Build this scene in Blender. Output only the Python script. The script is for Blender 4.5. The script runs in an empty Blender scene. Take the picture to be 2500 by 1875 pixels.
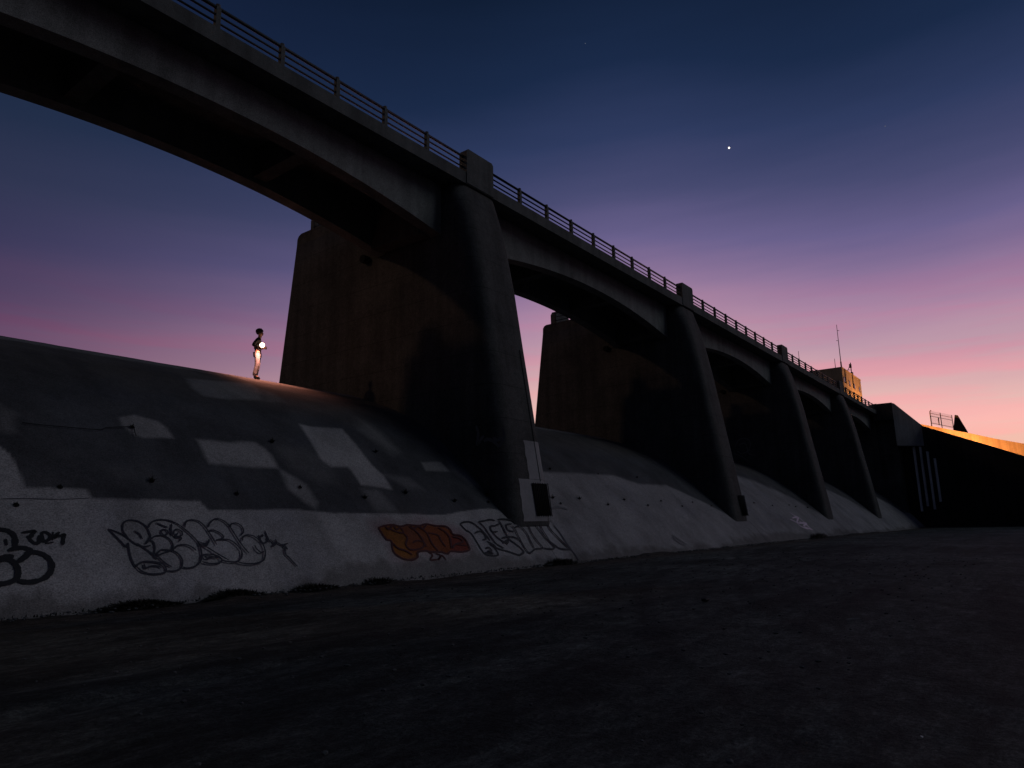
import bpy, bmesh, math, random
import numpy as np
from mathutils import Vector, Matrix, noise
R = math.radians
random.seed(7)
sc = bpy.context.scene
COL = sc.collection

# ------------------------------------------------------------------ camera
# X runs along the bridge, Y upstream, Z up; ground z = 0; camera at the origin, 1.25 m up
F_PX, CX, CY = 1700.0, 1250.0, 937.5
PITCH, ROLL, PHI, CAMZ = R(11.42), R(1.1), R(37.224), 1.25
def level(u, v):
    c, s = math.cos(ROLL), math.sin(ROLL)
    x = u*c + v*s; y = -u*s + v*c
    return x, y
def to_world(r, f, u):                       # camera-level right / forward / up -> world
    return Vector((math.sin(PHI)*r + math.cos(PHI)*f, -math.cos(PHI)*r + math.sin(PHI)*f, u))
def ray(px, py):
    x, y = level(px-CX, -(py-CY))
    return to_world(x, F_PX*math.cos(PITCH)-y*math.sin(PITCH), F_PX*math.sin(PITCH)+y*math.cos(PITCH))
cam_data = bpy.data.cameras.new('camera')
cam = bpy.data.objects.new('camera', cam_data); COL.objects.link(cam)
def axis(u, v):
    x, y = level(u, v); return to_world(x, -y*math.sin(PITCH), y*math.cos(PITCH))
rt, up = axis(1, 0), axis(0, 1)
fw = to_world(0, math.cos(PITCH), math.sin(PITCH))
M = Matrix.Identity(4)
for i, v in enumerate((rt, up, -fw)):
    v = v.normalized()
    for j in range(3): M[j][i] = v[j]
M[2][3] = CAMZ
cam.matrix_world = M
cam_data.sensor_width = 36; cam_data.lens = 36*F_PX/2500
cam_data.clip_end = 20000; cam_data.clip_start = 0.05
sc.camera = cam
sc.view_settings.view_transform = 'Standard'; sc.view_settings.look = 'None'
sc.view_settings.exposure = 0; sc.view_settings.gamma = 1; sc.view_settings.use_curve_mapping = False

# ------------------------------------------------------------------ dusk sky
def lin(c):
    o = []
    for v in c:
        v /= 255.0
        o.append(v/12.92 if v <= 0.04045 else ((v+0.055)/1.055)**2.4)
    return (*o, 1.0)
world = bpy.data.worlds.new('World'); sc.world = world; world.use_nodes = True
wn = world.node_tree; wn.nodes.clear(); WL = wn.links
def wnode(t, **k):
    n = wn.nodes.new(t)
    for a, b in k.items(): setattr(n, a, b)
    return n
def wm(op, a, b=None, c=None, clamp=False):
    n = wnode('ShaderNodeMath', operation=op); n.use_clamp = clamp
    for i, v in enumerate((a, b, c)):
        if v is None: continue
        if isinstance(v, (int, float)): n.inputs[i].default_value = v
        else: WL.new(v, n.inputs[i])
    return n.outputs[0]
def ramp(fac, stops, tree=wn, interp='LINEAR'):
    n = tree.nodes.new('ShaderNodeValToRGB'); cr = n.color_ramp; cr.interpolation = interp
    while len(cr.elements) > 1: cr.elements.remove(cr.elements[-1])
    for i, (p, c) in enumerate(stops):
        e = cr.elements[0] if i == 0 else cr.elements.new(p)
        e.position = p; e.color = c
    tree.links.new(fac, n.inputs[0]); return n.outputs[0]
geo = wnode('ShaderNodeTexCoord')
sep = wnode('ShaderNodeSeparateXYZ'); WL.new(geo.outputs['Generated'], sep.inputs[0])
vx, vy, vz = sep.outputs
el = wm('MULTIPLY', wm('ARCSINE', vz), 180/math.pi)                     # degrees
az = wm('MULTIPLY', wm('ARCTAN2', vy, vx), 180/math.pi)                 # degrees from the bridge axis
GLOW = 14.0
d0 = wm('SUBTRACT', az, GLOW)
d2 = wm('MAXIMUM', d0, wm('MULTIPLY', d0, -1.5))
mr = wnode('ShaderNodeMapRange', interpolation_type='SMOOTHSTEP')
WL.new(d2, mr.inputs[0]); mr.inputs[1].default_value = 22; mr.inputs[2].default_value = 68
# the pink lies higher around azimuth 25
b1 = wm('DIVIDE', wm('SUBTRACT', az, 27.0), 13.0)
bump_ = wm('MULTIPLY', wm('EXPONENT', wm('MULTIPLY', wm('MULTIPLY', b1, b1), -1.0)), 2.6)
ns = wnode('ShaderNodeTexNoise'); ns.inputs['Scale'].default_value = 1.0; ns.inputs['Detail'].default_value = 4
cv = wnode('ShaderNodeCombineXYZ')
WL.new(wm('MULTIPLY', az, 0.055), cv.inputs[0])
WL.new(wm('ADD', wm('MULTIPLY', el, 0.42), wm('MULTIPLY', az, 0.012)), cv.inputs[1])
WL.new(cv.outputs[0], ns.inputs['Vector'])
wob = wm('MULTIPLY', wm('SUBTRACT', ns.outputs[0], 0.5), 2.0)
ee = wm('SUBTRACT', wm('ADD', el, wob), bump_)
t = wm('DIVIDE', ee, 90.0, clamp=True)
A = [(-2,(240,170,125)),(2,(245,186,158)),(4.5,(242,188,170)),(6.5,(238,194,182)),(9.5,(216,170,174)),(12,(188,151,168)),(14.5,(172,134,162)),(17,(142,116,152)),
     (20,(104,95,138)),(24,(70,73,111)),(28,(45,57,93)),(33,(24,40,70)),(40,(13,27,50)),(60,(8,19,40)),(90,(6,14,30))]
B = [(0,(160,100,128)),(8,(132,86,114)),(12,(100,68,100)),(15.5,(76,60,92)),(19,(55,53,85)),(23,(45,51,78)),(28,(30,43,68)),(36,(19,31,58)),(60,(10,20,40)),(90,(6,14,30))]
ca = ramp(t, [(max(e, 0)/90, lin(c)) for e, c in A if e >= 0 or True][1:])
cb = ramp(t, [(e/90, lin(c)) for e, c in B])
mx = wnode('ShaderNodeMix', data_type='RGBA'); WL.new(mr.outputs[0], mx.inputs[0]); WL.new(ca, mx.inputs[6]); WL.new(cb, mx.inputs[7])
Cc = [(0,(38,42,50)),(8,(40,43,54)),(16,(38,42,56)),(26,(31,38,54)),(40,(19,27,46)),(60,(10,18,38)),(90,(6,14,30))]
cc = ramp(t, [(e/90, lin(c)) for e, c in Cc])
mr2 = wnode('ShaderNodeMapRange', interpolation_type='SMOOTHSTEP'); WL.new(d2, mr2.inputs[0]); mr2.inputs[1].default_value = 60; mr2.inputs[2].default_value = 105
mxc = wnode('ShaderNodeMix', data_type='RGBA'); WL.new(mr2.outputs[0], mxc.inputs[0]); WL.new(mx.outputs[2], mxc.inputs[6]); WL.new(cc, mxc.inputs[7])
# thin cloud streaks near the horizon
ns2 = wnode('ShaderNodeTexNoise'); ns2.inputs['Scale'].default_value = 1.0; ns2.inputs['Detail'].default_value = 5; ns2.inputs['Roughness'].default_value = 0.55
cv2 = wnode('ShaderNodeCombineXYZ')
WL.new(wm('ADD', wm('MULTIPLY', az, 0.05), 11.3), cv2.inputs[0])
WL.new(wm('ADD', wm('MULTIPLY', el, 0.62), wm('MULTIPLY', az, -0.02)), cv2.inputs[1])
WL.new(cv2.outputs[0], ns2.inputs['Vector'])
m2 = wnode('ShaderNodeMapRange', interpolation_type='SMOOTHSTEP'); WL.new(ns2.outputs[0], m2.inputs[0])
m2.inputs[1].default_value = 0.44; m2.inputs[2].default_value = 0.64
m3 = wnode('ShaderNodeMapRange', interpolation_type='SMOOTHSTEP'); WL.new(el, m3.inputs[0])
m3.inputs[1].default_value = 20; m3.inputs[2].default_value = 12
tint = wnode('ShaderNodeMix', data_type='RGBA', blend_type='MULTIPLY')
WL.new(wm('MULTIPLY', wm('MULTIPLY', m2.outputs[0], m3.outputs[0]), 0.78), tint.inputs[0])
WL.new(mxc.outputs[2], tint.inputs[6]); tint.inputs[7].default_value = (1.16, 0.86, 0.93, 1)
sky = wnode('ShaderNodeTexSky', sky_type='NISHITA', sun_disc=False)
sky.sun_elevation = R(-3.0); sky.sun_rotation = R(90-GLOW)
sadd = wnode('ShaderNodeMix', data_type='RGBA', blend_type='ADD'); sadd.inputs[0].default_value = 0.02
WL.new(tint.outputs[2], sadd.inputs[6]); WL.new(sky.outputs[0], sadd.inputs[7])
bg = wnode('ShaderNodeBackground'); WL.new(sadd.outputs[2], bg.inputs[0]); bg.inputs[1].default_value = 1.0
wo = wnode('ShaderNodeOutputWorld'); WL.new(bg.outputs[0], wo.inputs[0])

# last soft dusk light from high behind the camera
sd = bpy.data.lights.new('sun', 'SUN'); sd.energy = 0.22; sd.angle = R(30); sd.color = (0.86, 0.92, 1.0)
so = bpy.data.objects.new('sun', sd); COL.objects.link(so)
so.rotation_euler = Vector((.80, -.95, .80)).to_track_quat('Z', 'Y').to_euler()

# ------------------------------------------------------------------ helpers
def link_obj(name, mesh, mat=None, parent=None):
    o = bpy.data.objects.new(name, mesh); COL.objects.link(o)
    if mat is not None and hasattr(mesh, 'materials') and len(mesh.materials) == 0: mesh.materials.append(mat)
    if parent is not None: o.parent = parent
    return o
def mesh_from(verts, faces, name='mesh', smooth=False):
    me = bpy.data.meshes.new(name); me.from_pydata([tuple(v) for v in verts], [], faces); me.update()
    if smooth:
        for p in me.polygons: p.use_smooth = True
    return me
def bm_mesh(bm, name='mesh', smooth=False):
    bmesh.ops.recalc_face_normals(bm, faces=bm.faces)
    me = bpy.data.meshes.new(name); bm.to_mesh(me); bm.free()
    if smooth:
        for p in me.polygons: p.use_smooth = True
    return me
def thing(name, label, cat, loc=(0, 0, 0), group=None, rotz=0):
    o = bpy.data.objects.new(name, None); COL.objects.link(o); o.location = loc; o.rotation_euler = (0, 0, rotz)
    o.empty_display_size = 0.3
    o['label'] = label; o['category'] = cat
    if group: o['group'] = group
    return o
def tag(o, label=None, cat=None, group=None, kind=None):
    for k, v in (('label', label), ('category', cat), ('group', group), ('kind', kind)):
        if v: o[k] = v
    return o
def box(bm, x0, x1, y0, y1, z0, z1, bev=0.0):
    vs = [bm.verts.new(p) for p in ((x0,y0,z0),(x1,y0,z0),(x1,y1,z0),(x0,y1,z0),(x0,y0,z1),(x1,y0,z1),(x1,y1,z1),(x0,y1,z1))]
    fs = [bm.faces.new([vs[i] for i in f]) for f in ((0,3,2,1),(4,5,6,7),(0,1,5,4),(1,2,6,5),(2,3,7,6),(3,0,4,7))]
    if bev:
        es = set(e for f in fs for e in f.edges)
        bmesh.ops.bevel(bm, geom=list(es), offset=bev, segments=2, affect='EDGES', profile=0.6)
def box_mesh(x0, x1, y0, y1, z0, z1, bev=0.0):
    bm = bmesh.new(); box(bm, x0, x1, y0, y1, z0, z1, bev); return bm_mesh(bm)
def tube(bm, pts, r, n=8, cap=True):
    pts = [Vector(p) for p in pts]; rings = []
    for i, p in enumerate(pts):
        d = (pts[min(i+1, len(pts)-1)] - pts[max(i-1, 0)]).normalized()
        a = d.orthogonal().normalized() if abs(d.z) > .95 else d.cross(Vector((0, 0, 1))).normalized()
        b = d.cross(a); rr = r[i] if isinstance(r, (list, tuple)) else r
        rings.append([bm.verts.new(p + (a*math.cos(2*math.pi*k/n) + b*math.sin(2*math.pi*k/n))*rr) for k in range(n)])
    for q, w in zip(rings, rings[1:]):
        for k in range(n): bm.faces.new((q[k], q[(k+1) % n], w[(k+1) % n], w[k]))
    if cap: bm.faces.new(rings[0][::-1]); bm.faces.new(rings[-1])
def tube_mesh(pts, r, n=8, smooth=True):
    bm = bmesh.new(); tube(bm, pts, r, n); return bm_mesh(bm, smooth=smooth)
def prism(bm, poly, lo, hi, ax='x'):                      # extrude a polygon along an axis
    def P(a, b, c): return {'x': (c, a, b), 'y': (a, c, b), 'z': (a, b, c)}[ax]
    v0 = [bm.verts.new(P(a, b, lo)) for a, b in poly]; v1 = [bm.verts.new(P(a, b, hi)) for a, b in poly]
    n = len(poly); bm.faces.new(v0); bm.faces.new(v1[::-1])
    for i in range(n): bm.faces.new((v0[i], v0[(i+1) % n], v1[(i+1) % n], v1[i]))
def prism_mesh(poly, lo, hi, ax='x'):
    bm = bmesh.new(); prism(bm, poly, lo, hi, ax); return bm_mesh(bm)

# ------------------------------------------------------------------ materials
def material(name, color=(.2,.2,.2), rough=.9, vary=.35, scale=.6, bump=.3, bump_scale=8, attr=None, streak=0.0, spec=.3, metal=0.0, lines=0.0, dist=0.02, gs=0.0, grain=0.0):
    m = bpy.data.materials.new(name); m.use_nodes = True; nt = m.node_tree; N, L = nt.nodes, nt.links
    b = N['Principled BSDF']; b.inputs['Roughness'].default_value = rough; b.inputs['Metallic'].default_value = metal
    b.inputs['Specular IOR Level'].default_value = spec
    tc = N.new('ShaderNodeTexCoord'); src = tc.outputs['Object']
    def nz(sc_, det=6, stretch=None, rough_=.6):
        n = N.new('ShaderNodeTexNoise'); n.inputs['Scale'].default_value = sc_; n.inputs['Detail'].default_value = det; n.inputs['Roughness'].default_value = rough_
        if stretch:
            mp = N.new('ShaderNodeMapping'); mp.inputs['Scale'].default_value = stretch; L.new(src, mp.inputs[0]); L.new(mp.outputs[0], n.inputs['Vector'])
        else: L.new(src, n.inputs['Vector'])
        return n.outputs[0]
    def mix(f, a, c, blend='MIX'):
        n = N.new('ShaderNodeMix'); n.data_type = 'RGBA'; n.blend_type = blend
        for i, v in ((0, f), (6, a), (7, c)):
            if isinstance(v, (int, float)): n.inputs[i].default_value = v
            elif isinstance(v, tuple): n.inputs[i].default_value = v
            else: L.new(v, n.inputs[i])
        return n.outputs[2]
    def mapr(f, a, b_, c, d):
        n = N.new('ShaderNodeMapRange'); L.new(f, n.inputs[0])
        for i, v in enumerate((a, b_, c, d)): n.inputs[i+1].default_value = v
        return n.outputs[0]
    if attr:
        at = N.new('ShaderNodeAttribute'); at.attribute_name = attr; c = at.outputs['Color']
    else:
        rgb = N.new('ShaderNodeRGB'); rgb.outputs[0].default_value = (*color, 1); c = rgb.outputs[0]
    c = mix(1.0, c, ramp(nz(scale, 8, None, .62), [(.25, (1-vary,)*3+(1,)), (.5, (1,1,1,1)), (.75, (1+vary*.8,)*3+(1,))], nt), 'MULTIPLY')
    c = mix(1.0, c, ramp(nz(scale*14, 5, None, .7), [(.3, (1-vary*.45,)*3+(1,)), (.7, (1+vary*.35,)*3+(1,))], nt), 'MULTIPLY')
    if streak:
        c = mix(streak, c, ramp(nz(1.0, 5, (2.2, 2.2, .12)), [(.35, (.35,.34,.33,1)), (.6, (1,1,1,1)), (.8, (1.25,1.22,1.2,1))], nt), 'MULTIPLY')
    if grain:
        c = mix(1.0, c, ramp(nz(38, 3, None, .8), [(.34, (1-grain,)*3+(1,)), (.5, (1,1,1,1)), (.66, (1+grain,)*3+(1,))], nt), 'MULTIPLY')
    if gs:
        c = mix(gs, c, ramp(nz(1.0, 10, (2.2, 4.6, 1), .85), [(.38, (.2,.2,.21,1)), (.5, (.85,.85,.85,1)), (.64, (2.4,2.4,2.4,1))], nt), 'MULTIPLY')
        c = mix(gs, c, ramp(nz(24, 6, (1, 1.6, 1), .8), [(.36, (.4,.4,.4,1)), (.66, (1.9,1.9,1.9,1))], nt), 'MULTIPLY')
    h = nz(bump_scale, 8, None, .7)
    if lines:                                             # board-formed lift lines
        sx = N.new('ShaderNodeSeparateXYZ'); L.new(src, sx.inputs[0])
        w = N.new('ShaderNodeMath'); w.operation = 'PINGPONG'; L.new(sx.outputs[2], w.inputs[0]); w.inputs[1].default_value = .6
        g = mapr(w.outputs[0], 0, .02, 1-lines, 1)
        c = mix(1.0, c, g, 'MULTIPLY')
    L.new(c, b.inputs['Base Color'])
    bp = N.new('ShaderNodeBump'); bp.inputs['Strength'].default_value = bump; bp.inputs['Distance'].default_value = dist
    L.new(h, bp.inputs['Height']); L.new(bp.outputs[0], b.inputs['Normal'])
    return m
def emission(name, col, s):
    m = bpy.data.materials.new(name); m.use_nodes = True; nt = m.node_tree; nt.nodes.clear()
    e = nt.nodes.new('ShaderNodeEmission'); e.inputs[0].default_value = (*col, 1); e.inputs[1].default_value = s
    o = nt.nodes.new('ShaderNodeOutputMaterial'); nt.links.new(e.outputs[0], o.inputs[0]); return m
M_slope = material('painted_spillway_concrete', attr='paint', vary=.36, scale=.6, bump=.6, bump_scale=7, dist=.03, grain=.45)
M_pier  = material('dark_painted_concrete', (.086,.085,.083), vary=.55, scale=.4, bump=.6, bump_scale=5, streak=.45, lines=.5, grain=.5)
M_conc  = material('bridge_concrete', (.125,.13,.127), vary=.4, scale=.5, bump=.5, bump_scale=6, streak=.5, grain=.4)
M_gird  = material('girder_concrete', (.21,.215,.21), vary=.35, scale=.5, bump=.4, bump_scale=6, streak=.4, grain=.5)
M_pale  = material('pale_patch_paint', (.32,.31,.32), vary=.25, scale=.8, bump=.3)
M_wall  = material('shaded_stained_wall', (.028,.028,.03), vary=.5, scale=.25, bump=.4, bump_scale=3, streak=.6)  # near-black base puts the face's shade into the colour; streaks are stains
M_facet = material('grey_corner_concrete', (.33,.32,.32), vary=.3, scale=.4, bump=.3, streak=.4)
M_ochre = material('ochre_lit_wall_concrete', (.42,.36,.27), vary=.25, scale=.3, bump=.3, streak=.45)
M_metal = material('weathered_rail_metal', (.035,.036,.04), rough=.5, vary=.3, scale=2, bump=.1, metal=.1)
M_black = material('black_iron', (.015,.015,.016), rough=.7, vary=.2, bump=.1)
M_hole  = material('hole_shade_black', (.008,.008,.008), vary=.2, bump=.1)  # black colour stands in for the shade inside holes and behind the grate
M_weed  = material('dry_dark_weed', (.028,.027,.021), vary=.5, scale=5, bump=0)
M_ground = material('silty_channel_floor', (.07,.068,.07), vary=.6, scale=.35, bump=.9, bump_scale=9, attr='paint', dist=.08, gs=.85)
def paint(name, c): return material(name, c, rough=.6, vary=.25, scale=4, bump=.1)
M_ink   = paint('black_spray_paint', (.018,.018,.022))
M_ink_blue = paint('faded_black_spray_paint', (.035,.035,.05))
M_red   = paint('dark_red_spray_paint', (.07,.010,.010))
M_tagp  = paint('pink_white_spray_paint', (.75,.6,.72))
M_faint = paint('faint_grey_spray_paint', (.17,.165,.17))

# ------------------------------------------------------------------ spillway profile
PROF = [(12.2,-.75),(12.8,0),(13.5,.88),(14.2,1.66),(14.94,2.42),(15.9,3.35),(16.9,4.2),(17.7,4.78),(18.5,5.24),(19.5,5.68),(20.6,6.08),(21.5,6.38),(22.1,6.55),(23,6.76),(24,6.92),(25,7.0),(26,6.95),(27,6.6),(28,5.9),(29,4.6),(29.6,3.0),(29.8,-.5)]
pY = np.array([p[0] for p in PROF]); pZ = np.array([p[1] for p in PROF])
s_ = np.concatenate([[0], np.cumsum(np.hypot(np.diff(pY), np.diff(pZ)))])
ss = np.linspace(0, s_[-1], 900)
cy_ = np.interp(ss, s_, pY); cz_ = np.interp(ss, s_, pZ)
k = np.ones(25)/25
cyp = np.pad(cy_, 12, 'edge'); czp = np.pad(cz_, 12, 'edge')
cy_ = np.convolve(cyp, k, 'valid'); cz_ = np.convolve(czp, k, 'valid')
ss = np.concatenate([[0], np.cumsum(np.hypot(np.diff(cy_), np.diff(cz_)))])
def at_s(s):
    return float(np.interp(s, ss, cy_)), float(np.interp(s, ss, cz_))
S_TAN = None
rat = (cz_-CAMZ)/cy_
i_tan = int(np.argmax(rat[:650]))
def on_slope(px, py):                                       # photo pixel -> (x, s) on the spillway face
    d = ray(px, py); r = d.z/d.y
    i = int(np.searchsorted(rat[:i_tan+1], r)); i = max(1, min(i, i_tan))
    f = (r-rat[i-1])/(rat[i]-rat[i-1]+1e-12); f = min(max(f, 0), 1)
    y = cy_[i-1]*(1-f)+cy_[i]*f; s = ss[i-1]*(1-f)+ss[i]*f
    return d.x/d.y*y, s
def slope_point(x, s, off=0.0):
    y, z = at_s(s); y2, z2 = at_s(s+.05); t = Vector((0, y2-y, z2-z)).normalized(); n = Vector((0, -t.z, t.y))
    return Vector((x, y, z)) + n*off

# ------------------------------------------------------------------ paint map of the slope
def PS(pts): return [on_slope(*p) for p in pts]
def r8(pts): return [(x*.5877, 760+y*.5877) for x, y in pts]
def r6(pts): return [(800+x*.31646, 1150+y*.31646) for x, y in pts]
def ra(pts): return [(x*.31646, 1250+y*.31646) for x, y in pts]
def sdf(poly, X, S):                                        # signed distance (positive inside)
    P = np.array(poly); best = np.full(X.shape, 1e9); inside = np.zeros(X.shape, bool)
    for i in range(len(P)):
        a, b = P[i], P[(i+1) % len(P)]
        e = b-a; L = (e**2).sum()+1e-12
        t_ = np.clip(((X-a[0])*e[0]+(S-a[1])*e[1])/L, 0, 1)
        best = np.minimum(best, np.hypot(X-a[0]-t_*e[0], S-a[1]-t_*e[1]))
        c = ((a[1] > S) != (b[1] > S)) & (X < (b[0]-a[0])*(S-a[1])/(b[1]-a[1]+1e-12)+a[0])
        inside ^= c
    return np.where(inside, best, -best)
def band_edge(pts):                                         # polygon from the toe up to a pixel polyline
    q = PS(pts); return [(q[0][0]-30 if q[0][0] < 5 else q[0][0], q[0][1])] + q + [(q[-1][0], -.5), ((q[0][0]-30 if q[0][0] < 5 else q[0][0]), -.5)]
patches = []                                                # (polygon, strength, softness, colour)
LIGHT = (.37,.355,.352)
patches.append((band_edge([(0,1090),(25,1112),(45,1150),(60,1191),(212,1195),(222,1217),(488,1223),(510,1246),(732,1244),(814,1252),(900,1254),(1085,1257),(1130,1248),(1190,1241),(1260,1250),(1345,1275)]), 1.0, .03, LIGHT))
for pts, st, so in [
    ([(770,278),(860,285),(1040,300),(1080,325),(1090,370),(950,365),(840,350),(800,320)], .42, .10),
    ([(1080,320),(1130,335),(1180,375),(1110,375)], .25, .12),
    ([(500,440),(560,430),(650,455),(690,480),(722,525),(600,525),(560,515),(505,470)], .62, .05),
    ([(820,532),(960,545),(1000,540),(1060,545),(1100,570),(1130,600),(1155,650),(1050,648),(870,632),(850,600)], .8, .07),
    ([(1245,468),(1300,480),(1420,488),(1450,520),(1500,580),(1545,640),(1590,680),(1630,740),(1580,732),(1500,722),(1465,670),(1445,648),(1370,645),(1330,610),(1290,540)], .84, .06),
    ([(1160,655),(1210,680),(1270,720),(1320,790),(1310,818),(1260,790),(1200,740)], .6, .08),
    ([(1150,560),(1260,570),(1370,640),(1400,720),(1300,700),(1200,650)], .2, .2),
    ([(1750,628),(1830,625),(1870,665),(1770,662)], .55, .05),
    ([(1480,440),(1540,470),(1600,520),(1650,580),(1620,590),(1540,530),(1490,490)], .4, .25),
    ([(1850,600),(1900,640),(1960,690),(2010,735),(1960,722),(1880,665)], .4, .16),
    ([(1500,740),(1570,740),(1650,832),(1560,832)], .28, .12),
    ([(1600,680),(1700,690),(1760,740),(1690,735)], .25, .12),
    ([(0,390),(50,420),(50,500),(0,490)], .45, .15),
    ([(430,640),(620,650),(640,700),(480,720)], .14, .25)]:
    patches.append((PS(r8(pts)), st, so, LIGHT))
R6 = lambda p: PS(r6(p))
# bays to the right of the first pier
q1 = PS([(1310,1149),(1336,1153),(1420,1156),(1500,1161),(1560,1182)])
sB = q1[2][1]
patches.append(([(20.4,-.5),(20.4,sB-.05)]+[(x, s) for x, s in q1]+[(33.5,sB-.4),(36.2,sB-1.6),(37.8,sB-2.6),(38.6,-.5)], 1.0, .12, (.30,.288,.293)))
for kx in range(1, 5):
    x0 = 20.3+19.7*kx; x1 = x0+17.4
    patches.append(([(x0-2.6,-.5),(x0-2.6,2.2),(x0,sB+.6),(x0+5,sB+2.0),(x0+10,sB+1.0),(x0+14,sB-.6),(x1+1.6,1.8),(x1+1.6,-.5)], .95, .35, (.28,.272,.278)))
for pts, so, c in [
    ([(320,400),(440,360),(560,405),(720,350),(860,400),(950,420),(1080,480),(1120,600),(1060,650),(930,680),(840,700),(720,640),(700,700),(600,720),(500,690),(460,560),(360,480)], .22, (.28,.15,.17))]:
    patches.append((R6(pts), .55, so, c))
PIECE = [(390,440),(440,425),(500,418),(560,430),(620,418),(700,425),(760,412),(830,425),(900,428),(940,450),(965,490),(1020,500),(1060,530),(1085,580),(1090,612),(1030,627),(950,622),(920,642),(870,627),(800,627),(750,617),(695,630),(690,668),(650,688),(590,683),(530,652),(500,612),(490,545),(450,530),(420,490)]
patches.append((R6(PIECE), .96, .02, (.21,.058,.02)))
patches.append((R6([(390,440),(500,425),(560,440),(600,500),(620,620),(690,640),(680,680),(590,690),(500,620),(490,545),(420,490)]), .8, .06, (.26,.10,.02)))
patches.append((R6([(940,490),(1020,500),(1060,530),(1095,600),(1030,628),(950,622)]), .85, .05, (.19,.036,.028)))

def fbm(X, Y, seed, base=1.0, octs=5):                      # cheap value noise on arrays
    rng = np.random.RandomState(seed); out = np.zeros_like(X); amp = 1.0; tot = 0
    for o in range(octs):
        G = rng.rand(256, 256); fx = X*base*2**o + rng.rand()*50; fy = Y*base*2**o + rng.rand()*50
        ix = np.floor(fx).astype(int); iy = np.floor(fy).astype(int); tx = fx-ix; ty = fy-iy
        tx = tx*tx*(3-2*tx); ty = ty*ty*(3-2*ty)
        g = lambda a, b: G[a % 256, b % 256]
        out += amp*((g(ix,iy)*(1-tx)+g(ix+1,iy)*tx)*(1-ty)+(g(ix,iy+1)*(1-tx)+g(ix+1,iy+1)*tx)*ty)
        tot += amp; amp *= .55
    return out/tot
def grid_mesh(xs, ys_n, fn, name):                          # fn(i-grid) -> coords array
    nx, ny = len(xs), ys_n; P = fn()
    idx = np.arange(nx*ny).reshape(nx, ny)
    f = np.stack([idx[:-1,:-1], idx[1:,:-1], idx[1:,1:], idx[:-1,1:]], -1).reshape(-1, 4)
    me = bpy.data.meshes.new(name)
    me.vertices.add(nx*ny); me.vertices.foreach_set('co', P.reshape(-1).astype(np.float32))
    me.loops.add(f.size); me.loops.foreach_set('vertex_index', f.reshape(-1).astype(np.int32))
    me.polygons.add(len(f)); me.polygons.foreach_set('loop_start', np.arange(0, f.size, 4, dtype=np.int32))
    me.polygons.foreach_set('use_smooth', np.ones(len(f), bool))
    me.update(calc_edges=True); return me
def set_paint(me, Cc):
    a = me.color_attributes.new('paint', 'FLOAT_COLOR', 'POINT')
    buf = np.ones((len(me.vertices), 4), np.float32); buf[:, :3] = Cc.reshape(-1, 3); a.data.foreach_set('color', buf.reshape(-1))

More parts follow.
